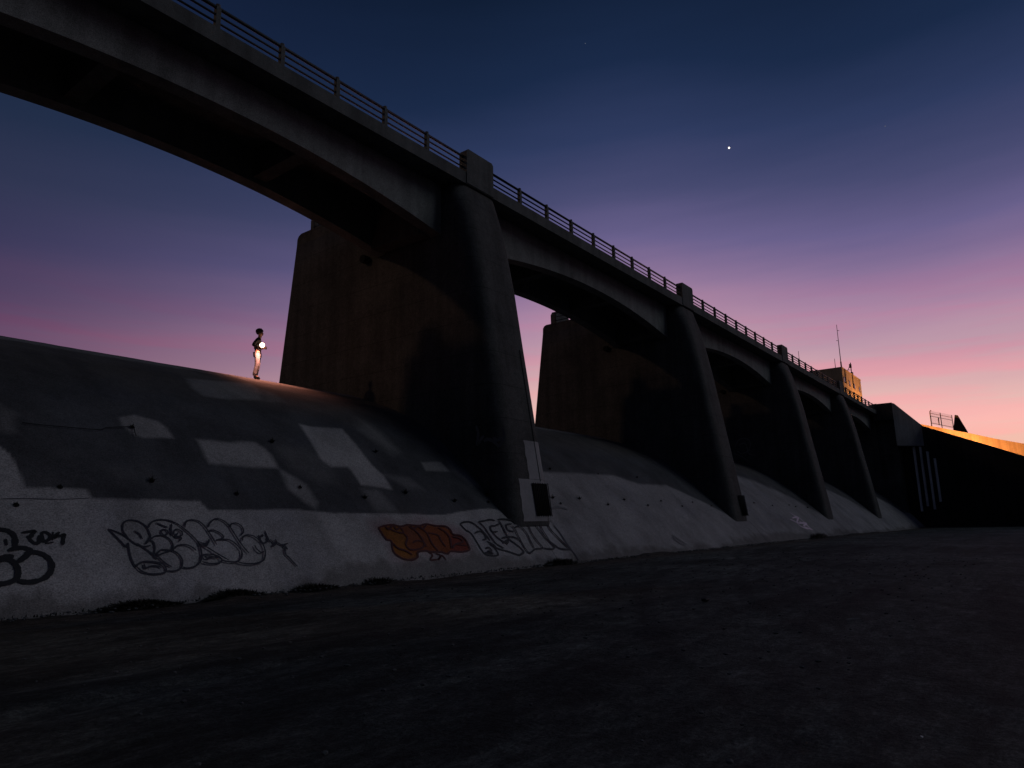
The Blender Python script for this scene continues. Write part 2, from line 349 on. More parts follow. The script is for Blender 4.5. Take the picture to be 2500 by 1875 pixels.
S_TOP = float(np.interp(28.0, cy_, ss))
S_CAP = float(np.interp(21.0, cy_[:700], ss[:700]))
PIER_X = [-.45+19.7*i for i in range(6)]                    # centres; the last one is the abutment
spill = thing('spillway', 'long curved concrete dam spillway with painted-over patches below the bridge', 'spillway')
xs_all = np.concatenate([np.arange(-22, 1.99, .5), np.arange(2, 22.5, .055), np.arange(22.5, 44, .14), np.arange(44, 101.3, .5)])
sv = np.concatenate([np.arange(0, 9.5, .05), np.arange(9.5, ss[-1], .16)])
sY = np.interp(sv, ss, cy_); sZ = np.interp(sv, ss, cz_)
dY = np.gradient(sY, sv); dZ = np.gradient(sZ, sv)
bounds = [-22, -.45, 19.25, 38.95, 58.65, 78.35, 101.2]
for bi in range(len(bounds)-1):
    lo, hi = bounds[bi], bounds[bi+1]
    xs = np.unique(np.concatenate([[lo+.008, hi-.008], xs_all[(xs_all > lo+.01) & (xs_all < hi-.01)]]))
    X, S = np.meshgrid(xs, sv, indexing='ij')
    n1 = fbm(X, S, 3, .35); n2 = fbm(X, S, 5, 3.0, 4); n3 = fbm(X*.25, S*1.0, 9, 1.0)
    h = (n1-.5)*.05 + (n2-.5)*.014
    h -= .05*np.exp(-((S-S_CAP-.02*np.sin(X*3)-(n2-.5)*.3)/.06)**2)*(n3 > .42)
    XX = X; YY = np.broadcast_to(sY, X.shape) - h*np.broadcast_to(dZ, X.shape); ZZ = np.broadcast_to(sZ, X.shape) + h*np.broadcast_to(dY, X.shape)
    me = grid_mesh(xs, len(sv), lambda: np.stack([XX, YY, ZZ], -1), 'spillway_bay')
    C = np.empty(X.shape+(3,)); C[:] = (.075,.077,.085)
    w = (np.clip((S-7.0)/1.8, 0, 1)*.9 + (n1-.5)*.9).clip(0, 1)[..., None]
    C = C*(1-w) + np.array((.095,.085,.078))*w
    C *= (1 + (fbm(X, S, 21, .9)-.5)*.7)[..., None]
    if bi >= 2: C = C*1.0 + .0
    wr = (n2-.5)*.20 + (fbm(X, S, 77, 9.0, 3)-.5)*.10
    inner = .80+.45*fbm(X, S, 71, 1.3, 4)
    for poly, st, soft, c in patches:
        Pm = np.array(poly)
        if Pm[:, 0].max() < lo-1 or Pm[:, 0].min() > hi+1: continue
        d = sdf(poly, X, S) + wr*(soft+.12)*1.2
        mk = np.clip(d/(soft*2)+.5, 0, 1)*np.clip(st*(inner if st < .99 else 1), 0, 1)
        mk = (mk*mk*(3-2*mk) if st > .9 else mk)[..., None]
        C = C*(1-mk) + np.array(c)*mk
    # crest cap: bare concrete
    mk = np.clip((S-S_CAP+wr*.4)/.05, 0, 1)[..., None]
    C = C*(1-mk) + np.array((.20,.19,.185))*mk
    # dirt splashed along the toe, water streaks
    toe = np.clip(1-(S-1.0-(n1-.45)*1.1-(n2-.5)*.5)/.28, 0, 1)[..., None]*.55
    C = C*(1-toe) + np.array((.07,.06,.05))*toe
    stn = np.clip((fbm(X*1.2, S*.35, 31, 1.0)-.55)*4, 0, 1)[..., None]*.28
    C = C*(1-stn*.8)
    blu = np.clip((fbm(X, S, 41, .8)-.52)*3, 0, 1)[..., None]*.25
    C = C*(1-blu) + C*np.array((.8,.85,1.12))*blu
    set_paint(me, C)
    link_obj('spillway_bay', me, M_slope, spill)

# ------------------------------------------------------------------ paint strokes on the slope
def catmull(P, n=6):
    P = [Vector((*p, 0)) for p in P]
    if len(P) < 3: return [(v.x, v.y) for v in P]
    Q = [P[0]]+P+[P[-1]]; out = []
    for i in range(1, len(Q)-2):
        a, b, c, d = Q[i-1:i+3]
        for j in range(n):
            t_ = j/n
            out.append(.5*((2*b)+(c-a)*t_+(2*a-5*b+4*c-d)*t_**2+(3*b-a-3*c+d)*t_**3))
    out.append(P[-1]); return [(v.x, v.y) for v in out]
def stroke_mesh(strokes, width, conv, off=.012, placer=None, off_step=.0006):
    V, Fc = [], []
    for si, st in enumerate(strokes):
        pts = [conv(p) for p in catmull(st)]
        if len(pts) < 2: continue
        base = len(V)
        for i, (x, s) in enumerate(pts):
            a = pts[max(i-1, 0)]; b = pts[min(i+1, len(pts)-1)]
            d = Vector((b[0]-a[0], b[1]-a[1]))
            d = d.normalized() if d.length > 1e-6 else Vector((1, 0))
            nrm = Vector((-d.y, d.x)); tp = min(1, .45+.55*min(i, len(pts)-1-i)/2.5)
            wv = width*.5*tp*(.85+.3*random.random())
            V.append(placer(x+nrm.x*wv, s+nrm.y*wv, off+si*off_step)); V.append(placer(x-nrm.x*wv, s-nrm.y*wv, off+si*off_step))
        for i in range(len(pts)-1):
            j = base+2*i; Fc.append((j, j+1, j+3, j+2))
    return mesh_from(V, Fc, 'graffiti')
def tagging(name, strokes, width, frame, mat, label, off=.022):
    o = link_obj(name, stroke_mesh(strokes, width, lambda p: on_slope(*frame([p])[0]), off, slope_point), mat, spill); o['label'] = label; return o
BUB = [[(830,135),(900,160),(960,190),(1040,250),(1110,272),(1160,262)],[(830,135),(880,185),(930,235),(968,272),(985,245),(990,290),(1010,370),(1045,435)],
 [(985,205),(945,150),(950,90),(1000,68),(1070,80),(1125,120),(1150,170),(1155,200),(1118,252),(1160,215),(1200,190),(1260,190),(1310,220),(1330,265),(1310,300),(1240,330),(1210,345)],
 [(1050,245),(1110,285),(1160,320),(1195,350)],[(1030,150),(1070,175),(1095,215)],[(1155,225),(1180,240),(1190,290),(1185,345),(1215,370)],
 [(1140,130),(1155,95),(1200,70),(1280,68),(1350,90),(1410,130),(1480,190),(1530,250),(1550,320),(1545,380),(1500,425),(1440,438),(1405,430)],
 [(1200,90),(1260,115),(1290,125)],[(1245,140),(1240,165),(1265,185),(1290,170),(1280,145),(1245,140)],[(1340,150),(1335,180),(1365,195),(1400,185),(1395,155),(1360,140),(1340,150)],[(1320,95),(1315,150),(1325,190)],[(1370,165),(1350,200),(1395,205),(1375,235)],
 [(1215,340),(1210,325),(1240,300),(1290,300),(1340,310),(1385,345),(1402,390),(1390,440),(1340,462),(1280,460)],[(1210,345),(1250,385),(1290,415),(1320,430)],[(1330,300),(1370,265),(1430,260),(1480,280),(1508,305)],
 [(1045,435),(1060,410),(1110,390),(1180,392),(1240,405),(1270,430),(1275,465),(1240,482),(1160,485),(1090,465),(1050,430)],[(1105,405),(1118,440),(1160,425),(1215,425),(1240,440)],
 [(1420,130),(1430,85),(1470,68),(1530,80),(1580,125),(1630,200),(1668,262)],[(1600,125),(1620,85),(1660,60),(1710,70),(1760,110),(1800,170),(1860,260),(1915,325)],
 [(1605,150),(1650,150),(1700,175),(1718,200),(1700,215),(1660,225)],[(1690,220),(1760,222),(1820,260),(1858,310),(1855,360),(1820,390),(1760,390),(1700,380)],[(1525,235),(1560,250),(1600,245),(1608,220),(1590,265),(1560,255)],[(1530,250),(1600,285),(1680,335),(1760,380)],
 [(1545,365),(1560,340),(1620,335),(1680,350),(1705,380),(1680,402),(1610,405),(1550,390)],[(1575,345),(1590,365),(1640,355),(1675,360)],
 [(1770,130),(1780,100),(1820,95),(1860,120),(1872,160),(1850,190)],[(1865,230),(1870,200),(1910,185),(1960,200),(2010,240),(2035,290),(2040,340),(2020,385),(1960,405),(1880,405),(1820,390)],[(1958,262),(1975,295),(2010,320),(2030,310)]]
tagging('graffiti_tag', BUB, .036, ra, M_ink_blue, 'thin black outlined bubble letters on the pale band left of centre')
tagging('graffiti_tag', [[(1985,185),(2015,195),(2025,180),(2000,205),(2030,245),(2060,225),(2050,205)],[(2040,150),(2060,200),(2085,240)],[(2080,215),(2110,250),(2095,270),(2130,245),(2120,215)],[(2140,240),(2160,255),(2190,262),(2212,290),(2180,265),(2220,245)],[(2190,285),(2200,330),(2230,360),(2290,425)]], .04, ra, M_ink_blue, 'small scribbled letters at the right end of the bubble tag')
tagging('graffiti_tag', [[(-60,150),(0,142),(50,148),(95,175),(115,220),(110,280)],[(40,215),(48,262)],[(60,305),(120,285),(190,285),(235,310),(180,360),(130,395)],[(190,335),(240,315),(310,325),(365,355),(398,410),(385,470),(340,515),(270,540),(200,545),(135,535)],[(-60,380),(0,375),(60,370),(110,400),(135,450),(130,510),(80,545),(0,560),(-50,556)],[(-20,365),(50,350),(105,350)]], .09, ra, M_ink, 'thick black bubble letter cut off by the left edge of the picture')
tagging('graffiti_tag', [[(165,165),(258,153),(262,160),(225,200),(240,230),(275,250),(298,235),(300,185)],[(205,190),(232,200),(250,180)],[(318,160),(325,225),(330,232),(365,225),(388,195),(355,165),(320,160)],[(345,250),(410,240)],[(405,160),(400,225)],[(455,160),(412,205),(440,192),(470,190),(492,180),(485,215),(480,262)]], .062, ra, M_ink, 'small thick black three letter tag beside the big bubble letter')
REF = [[(1020,410),(1060,395),(1110,400),(1165,440),(1215,490),(1250,540)],[(1020,410),(1060,455),(1105,485),(1150,555),(1190,620),(1225,650),(1310,652),(1290,600),(1245,565)],[(1130,485),(1170,468),(1205,490),(1218,525),(1190,535)],[(1225,545),(1275,570),(1310,600),(1380,620),(1440,640),(1480,650),(1510,625)],
 [(1160,395),(1200,388),(1250,378),(1290,385)],[(1160,395),(1200,430),(1235,480),(1270,530),(1300,565),(1360,600)],[(1330,405),(1290,425),(1255,430),(1265,470),(1310,470)],[(1250,445),(1290,500),(1340,540),(1380,560)],
 [(1310,375),(1370,375),(1420,385),(1452,415)],[(1310,375),(1345,430),(1375,490),(1400,530),(1440,560),(1490,600),(1510,630),(1480,650)],[(1420,410),(1375,420),(1390,460),(1440,470)],[(1340,520),(1400,510),(1450,520),(1500,560)],[(1350,560),(1390,535),(1380,570)],
 [(1470,385),(1500,370),(1540,415),(1570,480),(1610,540),(1655,595),(1600,605),(1555,635),(1520,600),(1480,530),(1440,450),(1415,425)],[(1440,440),(1480,430),(1530,480),(1560,540),(1590,600)],[(1540,385),(1590,378),(1625,400),(1650,450),(1700,530),(1745,600),(1660,598)],
 [(1600,420),(1650,480),(1720,560),(1790,600),(1865,610)],[(1620,400),(1690,410),(1710,450),(1780,520),(1840,580),(1870,625)],[(1640,470),(1690,530),(1730,560),(1790,605)],[(1690,355),(1690,410),(1730,470),(1800,545),(1860,605)],
 [(1215,600),(1240,595),(1260,620),(1230,625),(1270,640),(1210,632)]]
tagging('graffiti_tag', REF, .06, r6, M_ink, 'black outlined angular letters on the pale band under the nearest pier')
tagging('graffiti_tag', [[a for a in PIECE]+[PIECE[0]],[(460,440),(520,470),(580,480),(560,440)],[(580,480),(612,520),(600,570),(640,610),(720,600),(742,560),(690,540),(650,560)],[(620,430),(680,470),(720,520),(760,590)],[(690,430),(760,480),(800,560),(850,620)],[(770,480),(850,500),(870,540),(910,590)],[(850,440),(900,470),(940,520),(950,600)],[(960,510),(1010,520),(1040,550),(980,570),(960,600)],[(980,570),(1070,580)],[(440,430),(470,455),(500,425),(530,455),(560,430)],[(640,425),(660,450),(700,425),(730,450),(760,415)],[(500,560),(540,600),(600,620),(650,650)]], .055, r6, M_red, 'orange and red filled letter piece with dark red outlines', .024)
tagging('graffiti_tag', [[(760,620),(805,650),(790,688),(850,685)],[(830,640),(870,655),(850,690),(880,655),(910,690)]], .05, r6, M_red, 'small dark red letters under the orange piece', .024)
zz = lambda P: [(1250+x*.452, 1150+y*.452) for x, y in P]
tagging('graffiti_tag', [[(1498,225),(1530,245),(1560,262),(1620,320)],[(1512,255),(1545,250),(1540,280),(1590,282),(1575,300),(1625,318)],[(1500,262),(1530,275),(1560,300),(1600,315)],[(1525,240),(1550,272),(1585,290),(1610,312)]], .12, zz, M_tagp, 'pale pink and white scrawl on the distant slope')
# faint dark runs on the right-hand bays
for k2, P in enumerate([[(862,345),(900,370),(945,400)],[(870,355),(880,372),(930,402)],[(1300,270),(1340,310),(1400,350)],[(1380,225),(1420,250),(1520,335)],[(1395,260),(1440,290),(1500,345)],[(210,205),(250,196),(300,208)],[(1720,250),(1770,290),(1830,335)],[(1975,245),(2010,270),(2070,315)]]):
    o = link_obj('stain_run', stroke_mesh([P], .12, lambda p: on_slope(*zz([p])[0]), .02, slope_point), M_faint, spill)
# joint cracks between monoliths
for px_ in PIER_X[1:5]:
    xj = px_+1.1
    pts = [(xj+.03*math.sin(i*1.7), s) for i, s in enumerate(np.arange(.9, 2.6, .25))]
    V = [slope_point(x+sg*.03, s, .021) for x, s in pts for sg in (1, -1)]
    link_obj('joint', mesh_from(V, [(2*i, 2*i+1, 2*i+3, 2*i+2) for i in range(len(pts)-1)]), M_ink_blue, spill)
o = link_obj('joint', stroke_mesh([[(0,782),(120,781),(240,784),(372,779)]], .014, lambda p: on_slope(*r8([p])[0]), .02, slope_point), M_ink_blue, spill)

# ------------------------------------------------------------------ piers
def outline(yf, yb, hw=1.25, rf=.55, rb=.08, n=6):
    pts = []
    for (cx, cy, r, a0) in ((hw-rf, yf+rf, rf, -90), (hw-rb, yb-rb, rb, 0), (-hw+rb, yb-rb, rb, 90), (-hw+rf, yf+rf, rf, 180)):
        for i in range(n+1):
            a = R(a0+90*i/n); pts.append((cx+r*math.cos(a), cy+r*math.sin(a)))
    return pts
nose = [(-.3,13.74),(1.0,13.76),(1.53,13.79),(2.6,13.94),(3.84,14.14),(5.6,14.42),(7.5,14.73),(9.9,15.1),(11.3,15.37),(12.8,15.72),(13.94,16.08)]
def nose_y(z): return float(np.interp(z, [p[0] for p in nose], [p[1] for p in nose]))
def back_y(z):
    y = 27.9-2.0*z/14.4
    return y
zl = sorted(set([p[0] for p in nose] + list(np.arange(0, 13, .75))))
def pier_mesh():
    V, Fc = [], []; n = None
    for z in zl:
        o_ = outline(nose_y(z), back_y(z)); n = len(o_)
        V += [(x, y, z) for x, y in o_]
    for i in range(len(zl)-1):
        for j in range(n):
            Fc.append((i*n+j, i*n+(j+1) % n, (i+1)*n+(j+1) % n, (i+1)*n+j))
    Fc.append(tuple(range((len(zl)-1)*n, len(zl)*n)))
    me = mesh_from(V, Fc, 'pier_wall', True)
    me.polygons[-1].use_smooth = False
    return me
me_pier = pier_mesh()
me_head = None
bm = bmesh.new()
hp = [(21.62,13.95),(25.95,13.95),(25.93,14.28),(25.84,14.42),(25.66,14.5),(21.62,14.5)]
prism(bm, hp, -1.22, 1.22, 'x'); me_head = bm_mesh(bm)
def pylon_mesh(y0, y1, z0, z1, hw=.8):
    c = .12; bm = bmesh.new()
    prism(bm, [(-hw, z0), (hw, z0), (hw, z1-c*.7), (hw-c*.7, z1), (-hw+c*.7, z1), (-hw, z1-c*.7)], y0, y1, 'y')
    me = bm_mesh(bm); return me
me_py_d = pylon_mesh(15.97, 16.36, 13.99, 15.42)
def rounded_post():
    bm = bmesh.new(); P = [(-.8,14.5),(.8,14.5),(.8,15.25),(.62,15.5),(-.62,15.5),(-.8,15.25)]
    prism(bm, P, 25.1, 25.55, 'y'); return bm_mesh(bm)
me_py_u = rounded_post()
me_prail = {}
for sgn in (-1, 1):
    bm = bmesh.new()
    for z, r in ((15.25,.035),(14.98,.025),(14.72,.025)): tube(bm, [(sgn*1.0,21.7,z),(sgn*1.0,25.1,z)], r, 6)
    for y in (21.75,23.4,25.0): tube(bm, [(sgn*1.0,y,14.5),(sgn*1.0,y,15.27)], .035, 6)
    me_prail[sgn] = bm_mesh(bm, smooth=True)
bm = bmesh.new(); yb0 = nose_y(1.53)-.03; yt0 = nose_y(2.6)-.03
v = [bm.verts.new(p) for p in ((.12,yb0,1.53),(1.02,yb0+.03,1.53),(1.0,yt0+.03,2.62),(.05,yt0,2.62))]
bm.faces.new(v); bmesh.ops.solidify(bm, geom=bm.faces[:], thickness=.02); me_gp = bm_mesh(bm)
me_bar = tube_mesh([(0, yb0-.035, 1.5), (0, yt0-.035, 2.64)], .014, 5)
bm = bmesh.new(); bmesh.ops.create_cone(bm, cap_ends=True, segments=14, radius1=.12, radius2=.12, depth=.08, matrix=Matrix.Rotation(R(90), 4, 'Y')); me_drain = bm_mesh(bm)
bm = bmesh.new(); tube(bm, [(-.3,0,0),(0,0,0)], .17, 14); me_drain = bm_mesh(bm)
ORD = ['outside the left edge of the view', 'nearest in view, in front of the orange graffiti', 'second in view from the left', 'third from the left in view', 'farthest, last before the black wing wall']
FACE_MARK = {1: 'pale rectangular patch round its dark nose grate'}
for i, px_ in enumerate(PIER_X[:5]):
    p = thing('bridge_pier', 'tall tapering dark concrete pier, ' + ORD[i], 'bridge pier', (px_, 0, 0), 'concrete piers carrying the bridge')
    link_obj('pier_wall', me_pier, M_pier, p); link_obj('pier_head', me_head, M_pier, p)
    link_obj('pylon', me_py_d, M_conc, p); link_obj('upstream_pylon', me_py_u, M_conc, p)
    for sgn in (-1, 1): link_obj('pier_railing', me_prail[sgn], M_metal, p)
    d_ = link_obj('drain_pipe', me_drain, M_hole, p); d_.location = (-1.245, 21.0, 12.0)
    if 1 <= i <= 2:
        g = link_obj('nose_grate', me_gp, M_hole, p)
        for j in range(9):
            b_ = link_obj('bar', me_bar, M_black, g); b_.location.x = .12+j*.105
# pale repaint on the nose of the nearest pier (real sheet laid on the concrete)
P1 = [o for o in bpy.data.objects if o.name.startswith('bridge_pier')][1]
def nose_sheet(x0, x1, z0, z1, off=.008, nx=8, nz=8, cut=None):
    V, Fc = [], []
    for a in range(nx+1):
        for b_ in range(nz+1):
            z = z0+(z1-z0)*b_/nz; x = x0+(x1-x0)*a/nx + .02*math.sin(b_*2.1+a)
            if a in (0, nx): x += random.uniform(-.015, .015)
            yf = nose_y(z); hw, r = 1.25, .55
            if x > hw-r: y = yf+r-math.sqrt(max(r*r-(x-(hw-r))**2, 0))
            elif x < -hw+r: y = yf+r-math.sqrt(max(r*r-(x+(hw-r))**2, 0))
            else: y = yf
            V.append((x, y-off, z))
    for a in range(nx):
        for b_ in range(nz):
            j = a*(nz+1)+b_; Fc.append((j, j+nz+1, j+nz+2, j+1))
    return mesh_from(V, Fc, 'patch', True)
link_obj('paint_patch', nose_sheet(-.62, 1.12, 1.35, 2.75), M_pale, P1)
link_obj('paint_patch', nose_sheet(.0, 1.16, 2.76, 4.1), M_pale, P1)
link_obj('joint', tube_mesh([(.62, nose_y(z)-.012, z) for z in (2.7,4,5.6,7.5)], .014, 5), M_black, P1)
# faint spray marks on the left faces of piers (on the wall plane x = -1.25)
def wall_place(px_): return lambda y, z, off: Vector((-1.25-off, y, z))
def conv_wall(Xw): 
    def c(p):
        d = ray(*p); t_ = Xw/d.x; return (d.y*t_, d.z*t_+CAMZ)
    return c
def sw(P, sx, sy, ox, oy): return [[(ox+x*sx, oy+y*sy) for x, y in s] for s in P]
P2 = [o for o in bpy.data.objects if o.name.startswith('bridge_pier')][2]
link_obj('graffiti_tag', stroke_mesh(sw([[(480,960),(500,920),(540,910),(570,935),(560,980),(520,1000),(490,985)],[(500,950),(540,940),(560,1000),(590,1010)],[(470,1000),(520,1020),(560,1050)]], .4069, .4069, 1600, 700), .07, conv_wall(PIER_X[3]-1.25), .006, wall_place(0)), M_faint, [o for o in bpy.data.objects if o.name.startswith('bridge_pier')][3])['label'] = 'faint grey swirl sprayed on a distant pier side'
r2 = lambda P: [(1100+x*.2712, 950+y*.2712) for x, y in P]
link_obj('graffiti_tag', stroke_mesh([r2(q) for q in [[(230,330),(250,400),(240,500),(275,450),(300,420)],[(300,470),(340,450),(400,480),(440,510),(480,440),(470,350)],[(380,440),(430,460),(460,430)]]], .11, conv_wall(PIER_X[1]-1.25), .006, wall_place(0)), M_faint, P1)['label'] = 'faint grey spray marks low on the left face of the nearest pier'

# ------------------------------------------------------------------ arch bridge
bridge = thing('arch_bridge', 'long concrete service bridge of shallow arched spans high over the spillway', 'bridge')
dk = [(16.0,13.96),(16.0,14.44),(16.35,14.44),(16.36,14.3),(21.24,14.3),(21.25,14.44),(21.6,14.44),(21.6,13.96),(21.3,13.965),(20.6,14.0),(16.8,14.0),(16.3,13.965)]
bx0 = PIER_X[0]-19.7
for i in range(6):
    a = bx0+19.7*i+.006; b = a+19.688 if i < 5 else PIER_X[5]-1.2+.2
    if i == 5: continue
    link_obj('deck', prism_mesh(dk, a, b), M_conc, bridge)
link_obj('deck', prism_mesh(dk, PIER_X[4]+.006, PIER_X[5]-.2), M_conc, bridge)
def arch_z(u): return 12.87-.0118*u*u
def girder_mesh(y0, y1):
    bm = bmesh.new(); n = 40; hw = 8.7; zt = 13.99
    us = [-hw+2*hw*i/n for i in range(n+1)]
    rows = [[bm.verts.new((u, y, z)) for u in us for z in (zt,)] + [bm.verts.new((u, y, arch_z(u))) for u in us] for y in (y0, y1) for z in (0,)]
    m_ = n+1
    for i in range(n):
        a, b = rows
        bm.faces.new((a[m_+i], a[m_+i+1], a[i+1], a[i])); bm.faces.new((b[m_+i], b[i], b[i+1], b[m_+i+1]))
        bm.faces.new((a[m_+i], b[m_+i], b[m_+i+1], a[m_+i+1])); bm.faces.new((a[i], a[i+1], b[i+1], b[i]))
    bm.faces.new((rows[0][0], rows[1][0], rows[1][m_], rows[0][m_])); bm.faces.new((rows[0][n], rows[0][m_+n], rows[1][m_+n], rows[1][n]))
    return bm_mesh(bm)
g1, g2 = girder_mesh(16.9, 17.4), girder_mesh(20.0, 20.5)
beam = box_mesh(-.25, .25, 17.41, 19.99, 12.95, 13.995)
haunch = box_mesh(-.3, .3, 17.41, 19.99, 12.0, 13.995)
for i in range(-1, 5):
    cx = PIER_X[0]+19.7*i+9.85
    for g in (g1, g2): o = link_obj('girder', g, M_gird, bridge); o.location.x = cx
    for dx in (-2.9, 2.9): o = link_obj('cross_beam', beam, M_conc, bridge); o.location.x = cx+dx
    for dx in (-8.2, 8.2): o = link_obj('cross_beam', haunch, M_conc, bridge); o.location.x = cx+dx

# railings, one per bay
me_post = None
bm = bmesh.new(); box(bm, -.07, .07, 16.1, 16.24, 14.43, 15.16, .012)
tube(bm, [(0, 16.17, 15.1), (0, 16.17, 15.24)], .065, 8); me_post = bm_mesh(bm)
BAYN = ['over the bay on the far left with the standing person', 'between the two nearest pylons', 'between the second and third pylons', 'between the third and fourth pylons, passing the control house', 'running from the last pylon to the abutment']
for i in range(5):
    a = PIER_X[i]
    rl = thing('bridge_railing', 'three-bar metal railing ' + BAYN[i], 'railing', (a, 0, 0), 'railings along the bridge edge')
    L0, L1 = .8, 19.7-.8
    if i == 4: L1 = 18.2
    for z, r in ((15.14,.05),(14.92,.032),(14.70,.032)):
        link_obj('rail', tube_mesh([(L0,16.17,z),(L1,16.17,z)], r, 8), M_metal, rl)
    for j in range(8):
        o = link_obj('post', me_post, M_conc, rl); o.location.x = 2.82+j*2.015
rl = thing('bridge_railing', 'three-bar metal railing leaving the top left corner of the picture', 'railing', (PIER_X[0]-19.7, 0, 0), 'railings along the bridge edge')
for z, r in ((15.14,.05),(14.92,.032),(14.70,.032)): link_obj('rail', tube_mesh([(.8,16.17,z),(18.9,16.17,z)], r, 8), M_metal, rl)
for j in range(8): o = link_obj('post', me_post, M_conc, rl); o.location.x = 2.82+j*2.015

# ------------------------------------------------------------------ abutment and wing wall
ab = thing('abutment', 'concrete bridge abutment block with a lighter grey sloping corner at the end of the bridge', 'abutment', (0, 0, 0))
def wall_top(y): return 12.55-(11.77-y)*.463
link_obj('abutment_block', prism_mesh([(97.4,16.4),(97.4,30),(135,30),(135,14.3),(97.9,14.3),(97.9,16.4)], -.3, 14.42, 'z'), M_pier, ab)
link_obj('parapet', prism_mesh([(96.9,15.95),(96.9,16.5),(97.4,16.5),(97.4,16.9),(97.9,16.9),(97.9,14.29),(97.2,14.29),(97.2,15.95)], 13.2, 15.35, 'z'), M_pier, ab)
# wedge facet, overhanging the recess below it
V = [(97.2,14.28,9.95),(97.2,14.28,15.3),(97.5,14.05,9.95),(97.5,14.05,15.22),(100.5,11.77,9.95),(100.5,11.77,12.55),(103.5,14.28,9.95),(103.5,14.28,15.0),(102.5,11.77,9.95),(102.5,11.77,12.55)]
me = mesh_from(V, [(0,2,3,1),(2,4,5,3),(4,8,9,5),(8,6,7,9),(1,3,5,9,7),(0,6,8,4,2)], 'facet'); link_obj('grey_corner', me, M_facet, ab)
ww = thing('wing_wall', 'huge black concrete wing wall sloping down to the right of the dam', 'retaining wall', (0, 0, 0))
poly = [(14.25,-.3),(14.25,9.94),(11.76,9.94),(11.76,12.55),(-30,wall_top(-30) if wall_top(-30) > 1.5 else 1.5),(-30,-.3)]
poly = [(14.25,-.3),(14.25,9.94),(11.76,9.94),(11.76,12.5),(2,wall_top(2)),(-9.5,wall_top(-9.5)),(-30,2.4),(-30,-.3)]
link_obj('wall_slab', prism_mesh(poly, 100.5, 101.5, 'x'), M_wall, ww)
for yy, zt, zb in ((12.9,9.9,1.9),(12.2,9.85,2.5),(11.5,9.2,2.1),(10.8,8.3,3.0)):
    link_obj('pale_rib', box_mesh(100.05, 100.5, yy-.12, yy+.12, zb, zt, .02), material('pale_rib_tone', (.8,.8,.82), vary=.3, streak=.5), ww)  # ribs much paler than the wall behind them
# far retaining wall, lit by an assumed lamp behind the wing wall
def PX(px, py, X): d = ray(px, py); return (d.y*X/d.x, d.z*X/d.x+CAMZ)
tp = [PX(*p, 112) for p in ((2225,1031),(2262,1038),(2300,1045),(2370,1058),(2430,1071),(2500,1083),(2570,1096),(2700,1118))]
tp = sorted(tp, key=lambda q: -q[0])
far = thing('far_wall', 'smooth far retaining wall glowing orange under an assumed hidden lamp', 'retaining wall')
link_obj('wall_slab', prism_mesh([(tp[0][0]+1.5, -.3), (tp[0][0]+1.5, tp[0][1]-.6)] + tp + [(tp[-1][0], -.3)], 112, 113.2, 'x'), M_ochre, far)
bm = bmesh.new()
y0, z0 = PX(2328,1047,115.2); y1, z1 = PX(2362,1053,115.2)
a0 = PX(2331,1013,115.2)
prism(bm, [(y0, z0), (a0[0], a0[1]), (a0[0]-.35, a0[1]-.1), (y1, z1), (y1, z1-3), (y0, z0-3)], 115.0, 115.5, 'x'); me = bm_mesh(bm)
tag(link_obj('fin_wall', me, M_wall), 'small dark triangular concrete fin beside the picket fence', 'wall fin')
fy0 = PX(2274,1035,114.6); fy1 = PX(2328,1046,114.6)
fence = thing('picket_fence', 'short metal security fence with thin pickets on top of the orange wall', 'fence', (0, 0, 0))
M_fence = material('fence_metal', (.10,.07,.08), rough=.6, vary=.2, bump=0)
FH = 1.9
bm = bmesh.new(); tube(bm, [(114.6,fy0[0],fy0[1]-2),(114.6,fy0[0],fy0[1]+FH-.3),(114.6,fy0[0]-.02,fy0[1]+FH-.1),(114.6,fy0[0]-.18,fy0[1]+FH+.05)], .07, 6); link_obj('post', bm_mesh(bm), M_fence, fence)
for f_ in (.48, 1.0):
    y = fy0[0]+(fy1[0]-fy0[0])*f_; z = fy0[1]+(fy1[1]-fy0[1])*f_
    link_obj('post', tube_mesh([(114.6,y,z-2),(114.6,y,z+FH)], .05, 6), M_fence, fence)
for h_ in (FH-.35, FH-.75, .15):
    link_obj('rail', tube_mesh([(114.6,fy0[0],fy0[1]+h_),(114.6,fy1[0],fy1[1]+h_)], .035, 6), M_fence, fence)
for j in range(1, 24):
    f_ = j/24; y = fy0[0]+(fy1[0]-fy0[0])*f_; z = fy0[1]+(fy1[1]-fy0[1])*f_
    link_obj('picket', tube_mesh([(114.6,y,z-.05),(114.6,y,z+FH+.02)], .014, 4), M_fence, fence)
y = fy0[0]+(fy1[0]-fy0[0])*.35; z = fy0[1]
bm = bmesh.new(); tube(bm, [(114.9,y,z-.2),(114.9,y,z+.75)], .07, 8); tube(bm, [(114.9,y,z+.75),(114.9,y,z+.8)], .1, 8)
tag(link_obj('bollard', bm_mesh(bm), M_fence), 'short dark post standing behind the picket fence', 'post')

